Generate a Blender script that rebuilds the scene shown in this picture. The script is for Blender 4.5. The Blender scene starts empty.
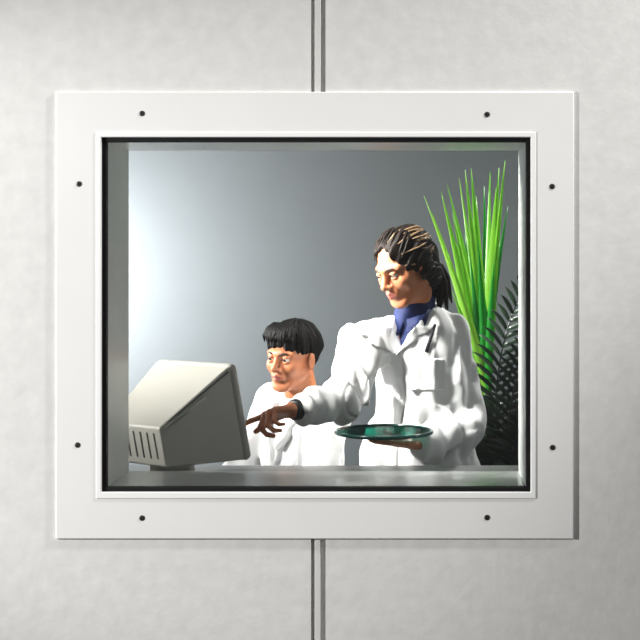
import bpy, bmesh, math, random
import numpy as np
from mathutils import Vector, Matrix
random.seed(7); np.random.seed(7)
C = bpy.context.scene
COL = C.collection
F_PX = 1272.0; VX, VY, CAMY, CAMZ = 418.0, 265.0, -3.0, 1.5

def at(px, py, Y):
    s = (Y - CAMY) / F_PX
    return np.array([(px - VX) * s, Y, CAMZ - (py - VY) * s])

# ------------------------------------------------------------------ materials
def mat(name, base, rough=0.5, metal=0.0, spec=0.5, bump=0.0, bscale=60, var=0.0, vscale=8, sss=0.0, stretch=(1, 1, 1)):
    m = bpy.data.materials.new(name); m.use_nodes = True
    nt = m.node_tree; p = nt.nodes['Principled BSDF']
    p.inputs['Base Color'].default_value = (*base, 1); p.inputs['Roughness'].default_value = rough
    p.inputs['Metallic'].default_value = metal; p.inputs['Specular IOR Level'].default_value = spec
    if sss:
        p.inputs['Subsurface Weight'].default_value = sss
        p.inputs['Subsurface Radius'].default_value = (0.012, 0.004, 0.002)
        p.inputs['Subsurface Scale'].default_value = 0.6
    if bump or var:
        tc = nt.nodes.new('ShaderNodeTexCoord'); mp = nt.nodes.new('ShaderNodeMapping')
        mp.inputs['Scale'].default_value = stretch
        nt.links.new(tc.outputs['Object'], mp.inputs['Vector'])
    if var:
        n = nt.nodes.new('ShaderNodeTexNoise'); n.inputs['Scale'].default_value = vscale; n.inputs['Detail'].default_value = 4
        nt.links.new(mp.outputs[0], n.inputs['Vector'])
        r = nt.nodes.new('ShaderNodeValToRGB')
        r.color_ramp.elements[0].position = 0.3; r.color_ramp.elements[1].position = 0.7
        r.color_ramp.elements[0].color = (*[c * (1 - var) for c in base], 1)
        r.color_ramp.elements[1].color = (*[min(1, c * (1 + var)) for c in base], 1)
        nt.links.new(n.outputs['Fac'], r.inputs['Fac']); nt.links.new(r.outputs['Color'], p.inputs['Base Color'])
    if bump:
        n2 = nt.nodes.new('ShaderNodeTexNoise'); n2.inputs['Scale'].default_value = bscale; n2.inputs['Detail'].default_value = 3
        nt.links.new(mp.outputs[0], n2.inputs['Vector'])
        b = nt.nodes.new('ShaderNodeBump'); b.inputs['Strength'].default_value = bump; b.inputs['Distance'].default_value = 0.004
        nt.links.new(n2.outputs['Fac'], b.inputs['Height']); nt.links.new(b.outputs['Normal'], p.inputs['Normal'])
    return m

def leaf_mat(name, c1, c2, trans, tw, rough=0.35):
    m = bpy.data.materials.new(name); m.use_nodes = True
    nt = m.node_tree; p = nt.nodes['Principled BSDF']; out = nt.nodes['Material Output']
    oi = nt.nodes.new('ShaderNodeObjectInfo'); r = nt.nodes.new('ShaderNodeMixRGB')
    r.inputs[1].default_value = (*c1, 1); r.inputs[2].default_value = (*c2, 1)
    nt.links.new(oi.outputs['Random'], r.inputs[0]); nt.links.new(r.outputs[0], p.inputs['Base Color'])
    p.inputs['Roughness'].default_value = rough
    t = nt.nodes.new('ShaderNodeBsdfTranslucent'); t.inputs['Color'].default_value = (*trans, 1)
    mx = nt.nodes.new('ShaderNodeMixShader'); mx.inputs[0].default_value = tw
    nt.links.new(p.outputs[0], mx.inputs[1]); nt.links.new(t.outputs[0], mx.inputs[2]); nt.links.new(mx.outputs[0], out.inputs[0])
    return m

def pane_mat(name, tint, ior=1.45, rough=0.0, fixed=None):
    m = bpy.data.materials.new(name); m.use_nodes = True
    nt = m.node_tree; nt.nodes.remove(nt.nodes['Principled BSDF']); out = nt.nodes['Material Output']
    t = nt.nodes.new('ShaderNodeBsdfTransparent'); t.inputs[0].default_value = (*tint, 1)
    g = nt.nodes.new('ShaderNodeBsdfGlossy'); g.inputs['Roughness'].default_value = rough
    f = nt.nodes.new('ShaderNodeFresnel'); f.inputs[0].default_value = ior
    mx = nt.nodes.new('ShaderNodeMixShader')
    if fixed is None: nt.links.new(f.outputs[0], mx.inputs[0])
    else: mx.inputs[0].default_value = fixed
    nt.links.new(t.outputs[0], mx.inputs[1]); nt.links.new(g.outputs[0], mx.inputs[2])
    nt.links.new(mx.outputs[0], out.inputs[0])
    return m

M = {}
M['panel'] = mat('wall_panel', (0.75, 0.742, 0.725), 0.42, bump=0.13, bscale=50, var=0.05, vscale=26)
M['groove'] = mat('joint_backing', (0.62, 0.62, 0.61), 0.6)
M['joint'] = mat('joint_strip', (0.70, 0.69, 0.67), 0.4, var=0.02)
M['frame'] = mat('frame_paint', (0.85, 0.845, 0.83), 0.38, bump=0.03, bscale=200, var=0.01)
M['bead'] = mat('white_halo_bead', (0.93, 0.93, 0.92), 0.3, var=0.005)  # inner lip, whiter than the frame to paint in the bright halo round the gasket
M['gasket'] = mat('black_rubber', (0.006, 0.006, 0.006), 0.6, spec=0.25, var=0.1)
M['jamb'] = mat('jamb_paint', (0.72, 0.75, 0.73), 0.35, bump=0.03, bscale=90, var=0.05)
M['reveal'] = mat('reveal_metal', (0.72, 0.74, 0.73), 0.25, metal=0.25, bump=0.05, bscale=90, var=0.05, stretch=(1, 1, 0.06))
M['screw'] = mat('dark_screw', (0.10, 0.10, 0.10), 0.4, metal=0.8, var=0.05)
M['room'] = mat('grey_room_paint', (0.20, 0.213, 0.222), 0.7, bump=0.03, bscale=30, var=0.02)
M['ceil'] = mat('ceiling_tile', (0.35, 0.35, 0.35), 0.8, var=0.02)
M['floor'] = mat('vinyl_floor', (0.16, 0.17, 0.175), 0.35, var=0.08, vscale=5)
M['bench'] = mat('bench_laminate', (0.10, 0.105, 0.105), 0.4, var=0.04)
M['metal'] = mat('brushed_steel', (0.45, 0.46, 0.47), 0.3, metal=1.0, var=0.04)
M['crt'] = mat('monitor_plastic', (0.37, 0.36, 0.33), 0.55, bump=0.02, bscale=300, var=0.015)
M['vent'] = mat('vent_slot', (0.05, 0.05, 0.045), 0.7, var=0.1)
M['crtglass'] = mat('screen_glass', (0.02, 0.025, 0.025), 0.08, var=0.05)
M['skin_w'] = mat('skin_light', (0.46, 0.165, 0.075), 0.45, bump=0.03, bscale=400, var=0.05, vscale=30, sss=0.08)
M['skin_m'] = mat('skin_tan', (0.46, 0.165, 0.075), 0.45, bump=0.03, bscale=400, var=0.05, vscale=30, sss=0.08)
M['lip'] = mat('lip_skin', (0.42, 0.13, 0.10), 0.4, var=0.05)
M['hair_b'] = mat('black_hair', (0.004, 0.0035, 0.0035), 0.6, spec=0.12, bump=0.4, bscale=220, stretch=(1, 1, 0.2))
M['hair_w'] = mat('dark_brown_hair', (0.009, 0.005, 0.0035), 0.55, spec=0.15, bump=0.4, bscale=220, var=0.5, vscale=60, stretch=(1, 0.3, 0.4))
M['lock'] = mat('light_brown_rim_highlight', (0.30, 0.19, 0.10), 0.5, spec=0.35, bump=0.4, bscale=220, var=0.3, vscale=60, stretch=(1, 0.3, 0.4))
M['coat'] = mat('white_cotton', (0.73, 0.73, 0.735), 0.8, spec=0.2, bump=0.12, bscale=500, var=0.02)
M['shirt'] = mat('navy_shirt', (0.0045, 0.012, 0.068), 0.7, spec=0.3, bump=0.1, bscale=300, var=0.35, vscale=70)
M['tee'] = mat('white_shirt', (0.66, 0.66, 0.68), 0.8, spec=0.2, bump=0.1, bscale=300, var=0.03)
M['trouser'] = mat('dark_trousers', (0.018, 0.018, 0.024), 0.8, bump=0.1, bscale=300, var=0.1)
M['shoe'] = mat('black_shoe', (0.012, 0.012, 0.012), 0.35, var=0.1)
M['eye'] = mat('eye_white', (0.75, 0.73, 0.70), 0.15, var=0.02)
M['iris'] = mat('dark_iris', (0.03, 0.015, 0.01), 0.1, var=0.1)
M['brow'] = mat('eyebrow_hair', (0.02, 0.012, 0.008), 0.6, var=0.2)
M['black'] = mat('black_plastic', (0.010, 0.010, 0.011), 0.4, var=0.1)
M['pen_lapel_shade'] = mat('dark_pen_lapel_shade', (0.012, 0.011, 0.016), 0.7, spec=0.2, var=0.1)
M['planter'] = mat('black_planter', (0.006, 0.006, 0.006), 0.45, var=0.1)
M['soil'] = mat('dark_soil', (0.015, 0.010, 0.006), 0.95, bump=0.8, bscale=90, var=0.4, vscale=60)
M['stalk'] = mat('green_stalk', (0.02, 0.11, 0.02), 0.5, var=0.2, vscale=30)
M['leaf'] = leaf_mat('bright_leaf', (0.11, 0.34, 0.02), (0.26, 0.46, 0.06), (0.30, 0.70, 0.05), 0.42)
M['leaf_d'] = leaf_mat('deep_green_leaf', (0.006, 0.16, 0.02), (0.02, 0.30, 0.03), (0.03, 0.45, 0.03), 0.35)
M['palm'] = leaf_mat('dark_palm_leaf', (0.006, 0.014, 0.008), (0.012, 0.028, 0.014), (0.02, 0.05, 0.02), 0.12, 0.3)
M['glass'] = pane_mat('window_glass', (0.96, 0.975, 0.97))
M['tray'] = pane_mat('green_tray_glass', (0.04, 0.26, 0.21), rough=.15, fixed=.05)
M['rim'] = mat('green_glass_edge', (0.004, 0.055, 0.045), 0.15, var=0.1)

# ------------------------------------------------------------------ object helpers
def link(name, me, m=None, parent=None, smooth=False):
    o = bpy.data.objects.new(name, me); COL.objects.link(o)
    if m is not None:
        for q in (m if isinstance(m, (list, tuple)) else [m]): me.materials.append(q)
    if parent is not None: o.parent = parent; o.matrix_parent_inverse = parent.matrix_world.inverted()
    if smooth: me.shade_smooth()
    return o

def obj(name, bm, m, parent=None, smooth=False):
    me = bpy.data.meshes.new(name); bmesh.ops.recalc_face_normals(bm, faces=bm.faces); bm.to_mesh(me); bm.free()
    return link(name, me, m, parent, smooth)

def tag(o, label=None, cat=None, group=None, kind=None):
    for k, v in (('label', label), ('category', cat), ('group', group), ('kind', kind)):
        if v: o[k] = v
    return o

def empty(name, loc, rz=0, **kw):
    o = bpy.data.objects.new(name, None); COL.objects.link(o); o.empty_display_size = 0.05
    o.location = loc; o.rotation_euler = (0, 0, rz)
    o.matrix_world = Matrix.Translation(Vector(loc)) @ Matrix.Rotation(rz, 4, 'Z')
    return tag(o, **kw)

def bx(bm, lo, hi, bev=0.0, seg=2):
    g = bmesh.ops.create_cube(bm, size=1.0)['verts']
    lo, hi = Vector(lo), Vector(hi)
    for v in g: v.co = Vector([lo[i] + (v.co[i] + 0.5) * (hi[i] - lo[i]) for i in range(3)])
    if bev:
        es = list({e for v in g for e in v.link_edges})
        bmesh.ops.bevel(bm, geom=es, offset=bev, segments=seg, affect='EDGES', profile=0.5)

def tube(bm, pts, rads, n=12, cap=True):
    pts = [Vector(p) for p in pts]
    if not hasattr(rads, '__len__'): rads = [rads] * len(pts)
    rings = []; prev = None
    for i, p in enumerate(pts):
        t = (pts[min(i + 1, len(pts) - 1)] - pts[max(i - 1, 0)]).normalized()
        if prev is None:
            a = Vector((0, 0, 1)) if abs(t.z) < 0.9 else Vector((1, 0, 0))
            u = t.cross(a).normalized()
        else: u = (prev - t * prev.dot(t)).normalized()
        prev = u; w = t.cross(u)
        rings.append([bm.verts.new(p + (u * math.cos(2 * math.pi * k / n) + w * math.sin(2 * math.pi * k / n)) * rads[i]) for k in range(n)])
    for a, b in zip(rings, rings[1:]):
        for k in range(n): bm.faces.new((a[k], a[(k + 1) % n], b[(k + 1) % n], b[k]))
    if cap: bm.faces.new(rings[0][::-1]); bm.faces.new(rings[-1])

def lathe(bm, prof, c, n=40):
    rings = []
    for r, z in prof:
        rings.append([bm.verts.new((c[0] + r * math.cos(2 * math.pi * k / n), c[1] + r * math.sin(2 * math.pi * k / n), c[2] + z)) for k in range(n)])
    for a, b in zip(rings, rings[1:]):
        for k in range(n): bm.faces.new((a[k], a[(k + 1) % n], b[(k + 1) % n], b[k]))
    bm.faces.new(rings[0][::-1]); bm.faces.new(rings[-1])

# ------------------------------------------------------------------ implicit surface modeller (for figures and clothes)
def axis(lo, hi, coarse, fine, spans=()):
    out = [lo]
    while out[-1] < hi:
        x = out[-1]; out.append(x + (fine if any(a <= x < b for a, b in spans) else coarse))
    return np.array(out, np.float32)

class Field:
    def __init__(s, xs, ys, zs): s.ax = (xs, ys, zs); s.d = np.full((len(xs), len(ys), len(zs)), 1.0, np.float32)
    def copy(s): f = Field.__new__(Field); f.ax = s.ax; f.d = s.d.copy(); return f
    def win(s, lo, hi):
        sl = tuple(slice(max(0, int(np.searchsorted(a, l)) - 1), int(np.searchsorted(a, h)) + 1) for a, l, h in zip(s.ax, lo, hi))
        g = np.meshgrid(*[a[q] for a, q in zip(s.ax, sl)], indexing='ij', sparse=True)
        return sl, g
    def put(s, sl, b, k, op):
        a = s.d[sl]
        if a.size == 0: return
        if op == 'u':
            if k > 0:
                h = np.clip(0.5 + 0.5 * (a - b) / k, 0, 1); r = a * (1 - h) + b * h - k * h * (1 - h)
            else: r = np.minimum(a, b)
        else:
            b = -b
            if k > 0:
                h = np.clip(0.5 + 0.5 * (b - a) / k, 0, 1); r = a * (1 - h) + b * h + k * h * (1 - h)
            else: r = np.maximum(a, b)
        s.d[sl] = r
    def cap(s, a, b, ra, rb=None, k=0.0, op='u'):
        rb = ra if rb is None else rb
        a, b = np.asarray(a, float), np.asarray(b, float); m = max(ra, rb) + k + 0.03
        sl, g = s.win(np.minimum(a, b) - m, np.maximum(a, b) + m)
        ab = b - a; L = max(ab @ ab, 1e-9)
        t = np.clip(sum((g[i] - a[i]) * ab[i] for i in range(3)) / L, 0, 1).astype(np.float32)
        q = np.sqrt(sum((g[i] - a[i] - t * ab[i]) ** 2 for i in range(3)))
        s.put(sl, (q - (ra + (rb - ra) * t)).astype(np.float32), k, op)
    def ell(s, c, r, R=None, k=0.0, op='u'):
        c, r = np.asarray(c, float), np.asarray(r, float); m = max(r) + k + 0.03
        R = np.eye(3) if R is None else R
        sl, g = s.win(c - m, c + m)
        p = [sum((g[i] - c[i]) * R[i, j] for i in range(3)) for j in range(3)]
        k0 = np.sqrt(sum((p[j] / r[j]) ** 2 for j in range(3))); k1 = np.sqrt(sum((p[j] / r[j] ** 2) ** 2 for j in range(3))) + 1e-6
        s.put(sl, (k0 * (k0 - 1) / k1).astype(np.float32), k, op)
    def box(s, c, h, R=None, rnd=0.0, k=0.0, op='u'):
        c, h = np.asarray(c, float), np.asarray(h, float); m = np.linalg.norm(h) + k + 0.03
        R = np.eye(3) if R is None else R
        sl, g = s.win(c - m, c + m)
        q = [np.abs(sum((g[i] - c[i]) * R[i, j] for i in range(3))) - (h[j] - rnd) for j in range(3)]
        out = np.sqrt(sum(np.maximum(x, 0) ** 2 for x in q)); ins = np.minimum(np.maximum(np.maximum(q[0], q[1]), q[2]), 0)
        s.put(sl, (out + ins - rnd).astype(np.float32), k, op)
    def grid(s): return np.meshgrid(*s.ax, indexing='ij', sparse=True)
    def waves(s, comps):
        g = s.grid(); near = s.d < 0.05
        n = np.zeros_like(s.d)
        for amp, kv, ph in comps: n += amp * np.sin(kv[0] * g[0] + kv[1] * g[1] + kv[2] * g[2] + ph).astype(np.float32)
        s.d = np.where(near, s.d + n, s.d)
    def hit(s, px, py, extra=0.0):
        o = np.array([0, CAMY, CAMZ]); d = at(px, py, 1.0) - o; d /= np.linalg.norm(d)
        for t in np.arange(3.3, 4.9, .004):
            p = o + d * t
            if all(a[0] < q < a[-1] for a, q in zip(s.ax, p)):
                if s.d[tuple(int(np.searchsorted(a, q)) for a, q in zip(s.ax, p))] < 0: return p + d * extra
        return None
    def fold(s, pts, r, k=.02, sink=0.0):
        r = r * .62
        q = [s.hit(*p, extra=-r * .35) for p in pts]; q = [p for p in q if p is not None]
        for a, b in zip(q, q[1:]): s.cap(a, b, r, r, k, 's')
    def mesh(s, name, smooth=2, shrink_fix=True):
        d = s.d; ax = s.ax; ins = d < 0
        n = [q - 1 for q in d.shape]
        cnt = np.zeros(n, np.uint8)
        for i in (0, 1):
            for j in (0, 1):
                for k in (0, 1): cnt += ins[i:i + n[0], j:j + n[1], k:k + n[2]]
        cells = np.argwhere((cnt > 0) & (cnt < 8))
        idx = np.full(n, -1, np.int32); idx[tuple(cells.T)] = np.arange(len(cells))
        acc = np.zeros((len(cells), 3)); num = np.zeros(len(cells))
        P = lambda c: np.stack([ax[q][c[:, q]] for q in range(3)], 1)
        for a_ in range(3):
            o1, o2 = [(1, 2), (0, 2), (0, 1)][a_]
            for u in (0, 1):
                for v in (0, 1):
                    c0 = cells.copy(); c0[:, o1] += u; c0[:, o2] += v
                    c1 = c0.copy(); c1[:, a_] += 1
                    d0 = d[tuple(c0.T)]; d1 = d[tuple(c1.T)]
                    x = (d0 < 0) != (d1 < 0)
                    t = np.where(x, d0 / np.where(x, d0 - d1, 1), 0)[:, None]
                    acc += np.where(x[:, None], P(c0) * (1 - t) + P(c1) * t, 0); num += x
        verts = acc / num[:, None]
        quads = []
        for a_ in range(3):
            sl0 = [slice(None)] * 3; sl1 = [slice(None)] * 3; sl0[a_] = slice(0, -1); sl1[a_] = slice(1, None)
            A = ins[tuple(sl0)]; B = ins[tuple(sl1)]
            e = np.argwhere(A != B)
            o1, o2 = (a_ + 1) % 3, (a_ + 2) % 3
            e = e[(e[:, o1] > 0) & (e[:, o2] > 0) & (e[:, o1] < n[o1]) & (e[:, o2] < n[o2])]
            def cell(u, v):
                c = e.copy(); c[:, o1] -= u; c[:, o2] -= v; return idx[tuple(c.T)]
            q = np.stack([cell(1, 1), cell(0, 1), cell(0, 0), cell(1, 0)], 1)
            fl = ~A[tuple(e.T)]
            q[fl] = q[fl][:, ::-1]; quads.append(q)
        quads = np.concatenate(quads); quads = quads[(quads >= 0).all(1)]
        ed = np.concatenate([quads[:, [0, 1]], quads[:, [1, 2]], quads[:, [2, 3]], quads[:, [3, 0]]])
        deg = np.bincount(ed.ravel(), minlength=len(verts)).astype(float)
        for it in range(smooth * 2):
            lam = 0.5 if it % 2 == 0 else -0.45
            avg = np.stack([np.bincount(ed[:, 0], verts[ed[:, 1], q], len(verts)) + np.bincount(ed[:, 1], verts[ed[:, 0], q], len(verts)) for q in range(3)], 1)
            avg /= np.maximum(deg, 1)[:, None]
            verts = verts + lam * (avg - verts)
        me = bpy.data.meshes.new(name)
        me.vertices.add(len(verts)); me.vertices.foreach_set('co', verts.astype(np.float32).ravel())
        me.loops.add(len(quads) * 4); me.loops.foreach_set('vertex_index', quads.astype(np.int32).ravel())
        me.polygons.add(len(quads)); me.polygons.foreach_set('loop_start', np.arange(0, len(quads) * 4, 4, dtype=np.int32))
        me.update(calc_edges=True); me.validate(); me.shade_smooth()
        return me

class Frame:
    """local axes: x = the person's right, y = forward, z = up; yaw 0 faces the camera, positive turns to the picture's left"""
    def __init__(s, o, yaw, pitch=0, roll=0):
        yw, p = math.radians(yaw), math.radians(pitch)
        f = np.array([-math.sin(yw) * math.cos(p), -math.cos(yw) * math.cos(p), -math.sin(p)])
        r = np.cross(f, [0, 0, 1]); r /= np.linalg.norm(r); u = np.cross(r, f)
        a = math.radians(roll); r, u = r * math.cos(a) + u * math.sin(a), u * math.cos(a) - r * math.sin(a)
        s.o = np.asarray(o, float); s.R = np.stack([r, f, u], 1)
    def __call__(s, x, y, z): return s.o + s.R @ np.array([x, y, z], float)
    def loc(s, P): return (P - s.o) @ s.R
    def grid(s, g): return [sum((g[i] - s.o[i]) * s.R[i, j] for i in range(3)) for j in range(3)]

def head(F, h, S=1.0, female=True):
    lid = .0068 if female else .0088
    E = lambda c, r, k=0.015, op='u': F.ell(h(*[q * S for q in c]), [q * S for q in r], h.R, k, op)
    K = lambda a, b, ra, rb=None, k=0.012, op='u': F.cap(h(*[q * S for q in a]), h(*[q * S for q in b]), ra * S, (ra if rb is None else rb) * S, k, op)
    E((0, -.016, .034), (.073, .093, .078), 0)
    E((0, .022, -.03), (.060, .063, .072), .03)
    for s in (-1, 1):
        K((s * .052, .0, -.05), (s * .022, .062, -.092), .016, .014, .025)      # jaw line
        E((s * .040, .056, -.022), (.021, .020, .020), .025)                     # cheekbone
        K((s * .010, .083, .024), (s * .046, .066, .022), .010, .008, .018)      # brow ridge
        E((s * .079, -.006, -.010), (.008, .018, .031), .008)                    # ear
        K((s * .083, -.012, .012), (s * .083, .002, -.030), .004, .004, .004)
    E((0, .064, -.096), (.020, .018, .016), .022)
    for s in (-1, 1): E((s * .031, .092, .004), (.017, .017, .011), .014, 's')   # eye sockets
    K((0, .085, .010), (0, .106, -.026), .0065, .0105, .012)
    for s in (-1, 1): E((s * .0115, .094, -.031), (.0075, .010, .007), .008)
    E((0, .080, -.056), (.024, .014, .018), .015)
    for s in (-1, 1):
        K((0, .0945, -.0525), (s * .021, .082, -.0575), .0052, .003, .006)
        K((0, .0925, -.0655), (s * .019, .082, -.0605), .0062, .003, .006)
        K((0, .101, -.0595), (s * .021, .087, -.0595), .0018, .0015, .003, 's')
        K((s * .006, .106, -.040), (s * .007, .100, -.033), .0028, .0022, .003, 's')
        E((s * .031, .0748, .0035 + lid), (.0142, .0132, .0085), .001)          # upper and lower lids around the eyeball
        E((s * .031, .0745, .0035 - .0085), (.0142, .0124, .0062), .001)

def face_parts(body, h, S, name, brow, iris_dir=(0, 1, 0)):
    # mark lip faces on the body by their place on the face
    me = body.data; n = len(me.polygons)
    c = np.zeros(n * 3, np.float32); me.polygons.foreach_get('center', c); L = h.loc(c.reshape(-1, 3).astype(float)) / S
    lip = (np.abs(L[:, 0]) < .021 - np.abs(L[:, 2] + .0595) * .6) & (L[:, 1] > .083) & (L[:, 2] > -.0705) & (L[:, 2] < -.0475)
    mi = np.zeros(n, np.int32); mi[lip] = 1; me.polygons.foreach_set('material_index', mi)
    for s in (-1, 1):
        bm = bmesh.new(); bmesh.ops.create_uvsphere(bm, u_segments=24, v_segments=16, radius=.0118 * S)
        d = Vector(iris_dir).normalized()
        for f in bm.faces:
            if f.calc_center_median().normalized().dot(d) > .80: f.material_index = 1
        T = Matrix([list(h.R[0]) + [0], list(h.R[1]) + [0], list(h.R[2]) + [0], [0, 0, 0, 1]])
        T.translation = Vector(h(s * .031 * S, .0742 * S, .0035 * S))
        bm.transform(T); obj('eye', bm, [M['eye'], M['iris']], body, True)
        bm = bmesh.new()
        pts = [h(*[q * S for q in p]) for p in ((s * .014, .0925, .0215), (s * .026, .0895, .0265), (s * .038, .0815, .026), (s * .047, .072, .021))]
        tube(bm, pts, [.0025 * S, .0034 * S, .003 * S, .0012 * S], 8); obj('eyebrow', bm, brow, body, True)

def hand(F, w, d, n, thumb, curl, S=1.0, spread=.06):
    """wrist point, pointing direction, palm normal, side of the thumb (+1/-1 along d x n), curl per finger (index..little)"""
    w, d, n = (np.asarray(q, float) for q in (w, d, n)); d /= np.linalg.norm(d); n = n - d * (n @ d); n /= np.linalg.norm(n)
    s = np.cross(d, n) * thumb
    offs = (.030, .010, -.010, -.028); base = (.086, .090, .085, .076)
    lens = ((.042, .026, .022), (.046, .029, .023), (.043, .027, .022), (.034, .021, .019)); rad = (.0092, .0095, .009, .0078)
    for i in range(4):
        kn = w + (d * base[i] + s * offs[i]) * S
        F.cap(w + s * offs[i] * .55 * S + d * .008 * S, kn, .0150 * S, .0112 * S, .008)
        p = kn; ang = 0; dd = d + s * spread * (1.5 - i); dd /= np.linalg.norm(dd)
        for j, L in enumerate(lens[i]):
            ang += curl[i][j]; v = dd * math.cos(ang) + n * math.sin(ang)
            q = p + v * L * S
            F.cap(p, q, (rad[i] - .0008 * j) * S, (rad[i] - .0008 * (j + 1)) * S, .0025); p = q
    t0 = w + (d * .022 + s * .022) * S
    v1 = d * .72 + s * .62 + n * .32; v1 /= np.linalg.norm(v1); t1 = t0 + v1 * .044 * S
    v2 = d * .88 + s * .30 + n * .36; v2 /= np.linalg.norm(v2); t2 = t1 + v2 * .032 * S
    v3 = d * .92 + s * .05 + n * .38; v3 /= np.linalg.norm(v3); t3 = t2 + v3 * .026 * S
    F.cap(t0, t1, .0150 * S, .0105 * S, .010); F.cap(t1, t2, .0105 * S, .0098 * S, .003); F.cap(t2, t3, .0098 * S, .0078 * S, .003)

# ================================================================== SETTING
T = 0.23                                  # wall thickness
X0, X1, Z0, Z1 = at(102, 0, 0)[0], at(530.5, 0, 0)[0], at(0, 491.5, 0)[2], at(0, 137.5, 0)[2]
WX0, WX1, WZ1 = -3.4, 2.2, 2.75
JX0, JX1 = at(311, 0, 0)[0], at(325.5, 0, 0)[0]
g1, g2 = at(314.6, 0, 0)[0], at(320.6, 0, 0)[0]
bm = bmesh.new(); B = .003
bx(bm, (WX0, 0, 0), (X0, T, WZ1)); bx(bm, (X1, 0, 0), (WX1, T, WZ1))
for z0, z1 in ((0, Z0), (Z1, WZ1)):
    bx(bm, (X0, 0, z0), (JX0, T, z1), 0); bx(bm, (JX1, 0, z0), (X1, T, z1), 0)
    bx(bm, (JX0, 0.012, z0), (JX1, T, z1))
o = obj('wall_front', bm, M['panel']); tag(o, kind='structure')
for n_, (z0, z1) in ((1, (Z1, WZ1)), (2, (0, Z0))):
    bm = bmesh.new(); bx(bm, (g1, .001, z0), (g2, .012, z1), .0012)
    t_ = obj('trim_%d' % n_, bm, M['joint']); tag(t_, kind='structure')
    bm = bmesh.new(); bx(bm, (JX0, .0105, z0), (g1, .012, z1)); bx(bm, (g2, .0105, z0), (JX1, .012, z1)); obj('joint_backing', bm, M['groove'], t_)
YB, RX0, RX1 = 2.25, -3.2, 1.9
def plane_box(name, lo, hi, m):
    bm = bmesh.new(); bx(bm, lo, hi); return tag(obj(name, bm, m), kind='structure')
plane_box('wall_back', (WX0, YB, 0), (WX1, YB + .1, WZ1), M['room'])
plane_box('wall_left', (WX0, T, 0), (RX0, YB, WZ1), M['room'])
plane_box('wall_right', (RX1, T, 0), (WX1, YB, WZ1), M['room'])
plane_box('floor', (WX0, -4.2, -.1), (WX1, YB + .1, 0), M['floor'])
plane_box('ceiling', (WX0, 0, WZ1), (WX1, YB + .1, WZ1 + .1), M['ceil'])

# the window: flush frame, screws, gasket, lined reveal, pane
win = empty('window_1', ((X0 + X1) / 2, 0, Z0), kind='structure')
FX0, FX1, FZ0, FZ1 = at(56.5, 0, 0)[0], at(573.5, 0, 0)[0], at(0, 538.5, 0)[2], at(0, 92, 0)[2]
def ring(bm, o_, i_, y0, y1, bev):
    """rectangular picture frame between outer (x0,x1,z0,z1) and inner, from y0 (front) to y1"""
    def loop(r, y): return [bm.verts.new(p) for p in ((r[0], y, r[2]), (r[1], y, r[2]), (r[1], y, r[3]), (r[0], y, r[3]))]
    a, b, c, d = loop(o_, y0), loop(i_, y0), loop(i_, y1), loop(o_, y1)
    fe = []
    for p, q in ((a, b), (b, c), (c, d), (d, a)):
        for k in range(4): bm.faces.new((p[k], p[(k + 1) % 4], q[(k + 1) % 4], q[k]))
    if bev:
        es = [e for e in bm.edges if all(v in a or v in b for v in e.verts) and not (any(v in a for v in e.verts) and any(v in b for v in e.verts))]
        bmesh.ops.bevel(bm, geom=es, offset=bev, segments=3, affect='EDGES', profile=.5)
bm = bmesh.new(); ring(bm, (FX0, FX1, FZ0, FZ1), (X0, X1, Z0, Z1), -.006, 0.0, .0025)
fr = obj('window_frame', bm, M['frame'], win)
for px, py in ((142, 113.5), (487, 114.5), (79, 184), (552, 186.5), (77.5, 445), (552.5, 447.5), (142, 518), (487, 517.5)):
    p = at(px, py, -.006); bm = bmesh.new()
    tube(bm, [(p[0], -.0058, p[2]), (p[0], -.0068, p[2]), (p[0], -.0074, p[2])], [.0066, .0066, .0045], 20)
    sc = obj('screw', bm, M['screw'], fr)
    bm = bmesh.new(); a_ = random.uniform(0, 1.5)
    for q in (0, math.pi / 2):
        b2 = bmesh.new(); bx(b2, (-.0038, -.0077, -.0007), (.0038, -.0072, .0007)); b2.transform(Matrix.Translation((p[0], 0, p[2])) @ Matrix.Rotation(a_ + q, 4, 'Y'))
        me_ = bpy.data.meshes.new('t'); b2.to_mesh(me_); b2.free(); bm.from_mesh(me_); bpy.data.meshes.remove(me_)
    obj('cross_slot', bm, M['black'], sc)
BW = .012
bm = bmesh.new(); ring(bm, (X0 - BW, X1 + BW, Z0 - BW * 1.3, Z1 + BW), (X0, X1, Z0, Z1), -.0082, -.0055, .0018); obj('halo_bead', bm, M['bead'], win)
GW = .0105
bm = bmesh.new(); ring(bm, (X0, X1, Z0, Z1), (X0 + GW, X1 - GW, Z0 + GW, Z1 - GW), -.002, .016, .0015)
obj('gasket', bm, M['gasket'], win)
bm = bmesh.new(); bx(bm, (X0 + .004, .003, Z0 + .004), (X1 - .004, .009, Z1 - .004)); obj('glass_pane', bm, M['glass'], win)
L_ = .010
def lining(name, lo, hi):
    bm = bmesh.new(); bx(bm, lo, hi, .003, 3); return obj(name, bm, M['reveal' if name == 'sill' else 'jamb'], win)
lining('left_jamb', (X0, .016, Z0), (X0 + L_, T + .006, Z1)); lining('right_jamb', (X1 - L_, .016, Z0), (X1, T + .006, Z1))
lining('head_lining', (X0 + L_, .016, Z1 - L_), (X1 - L_, T + .006, Z1)); lining('sill', (X0 + L_, .016, Z0), (X1 - L_, T + .006, Z0 + L_))

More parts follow.
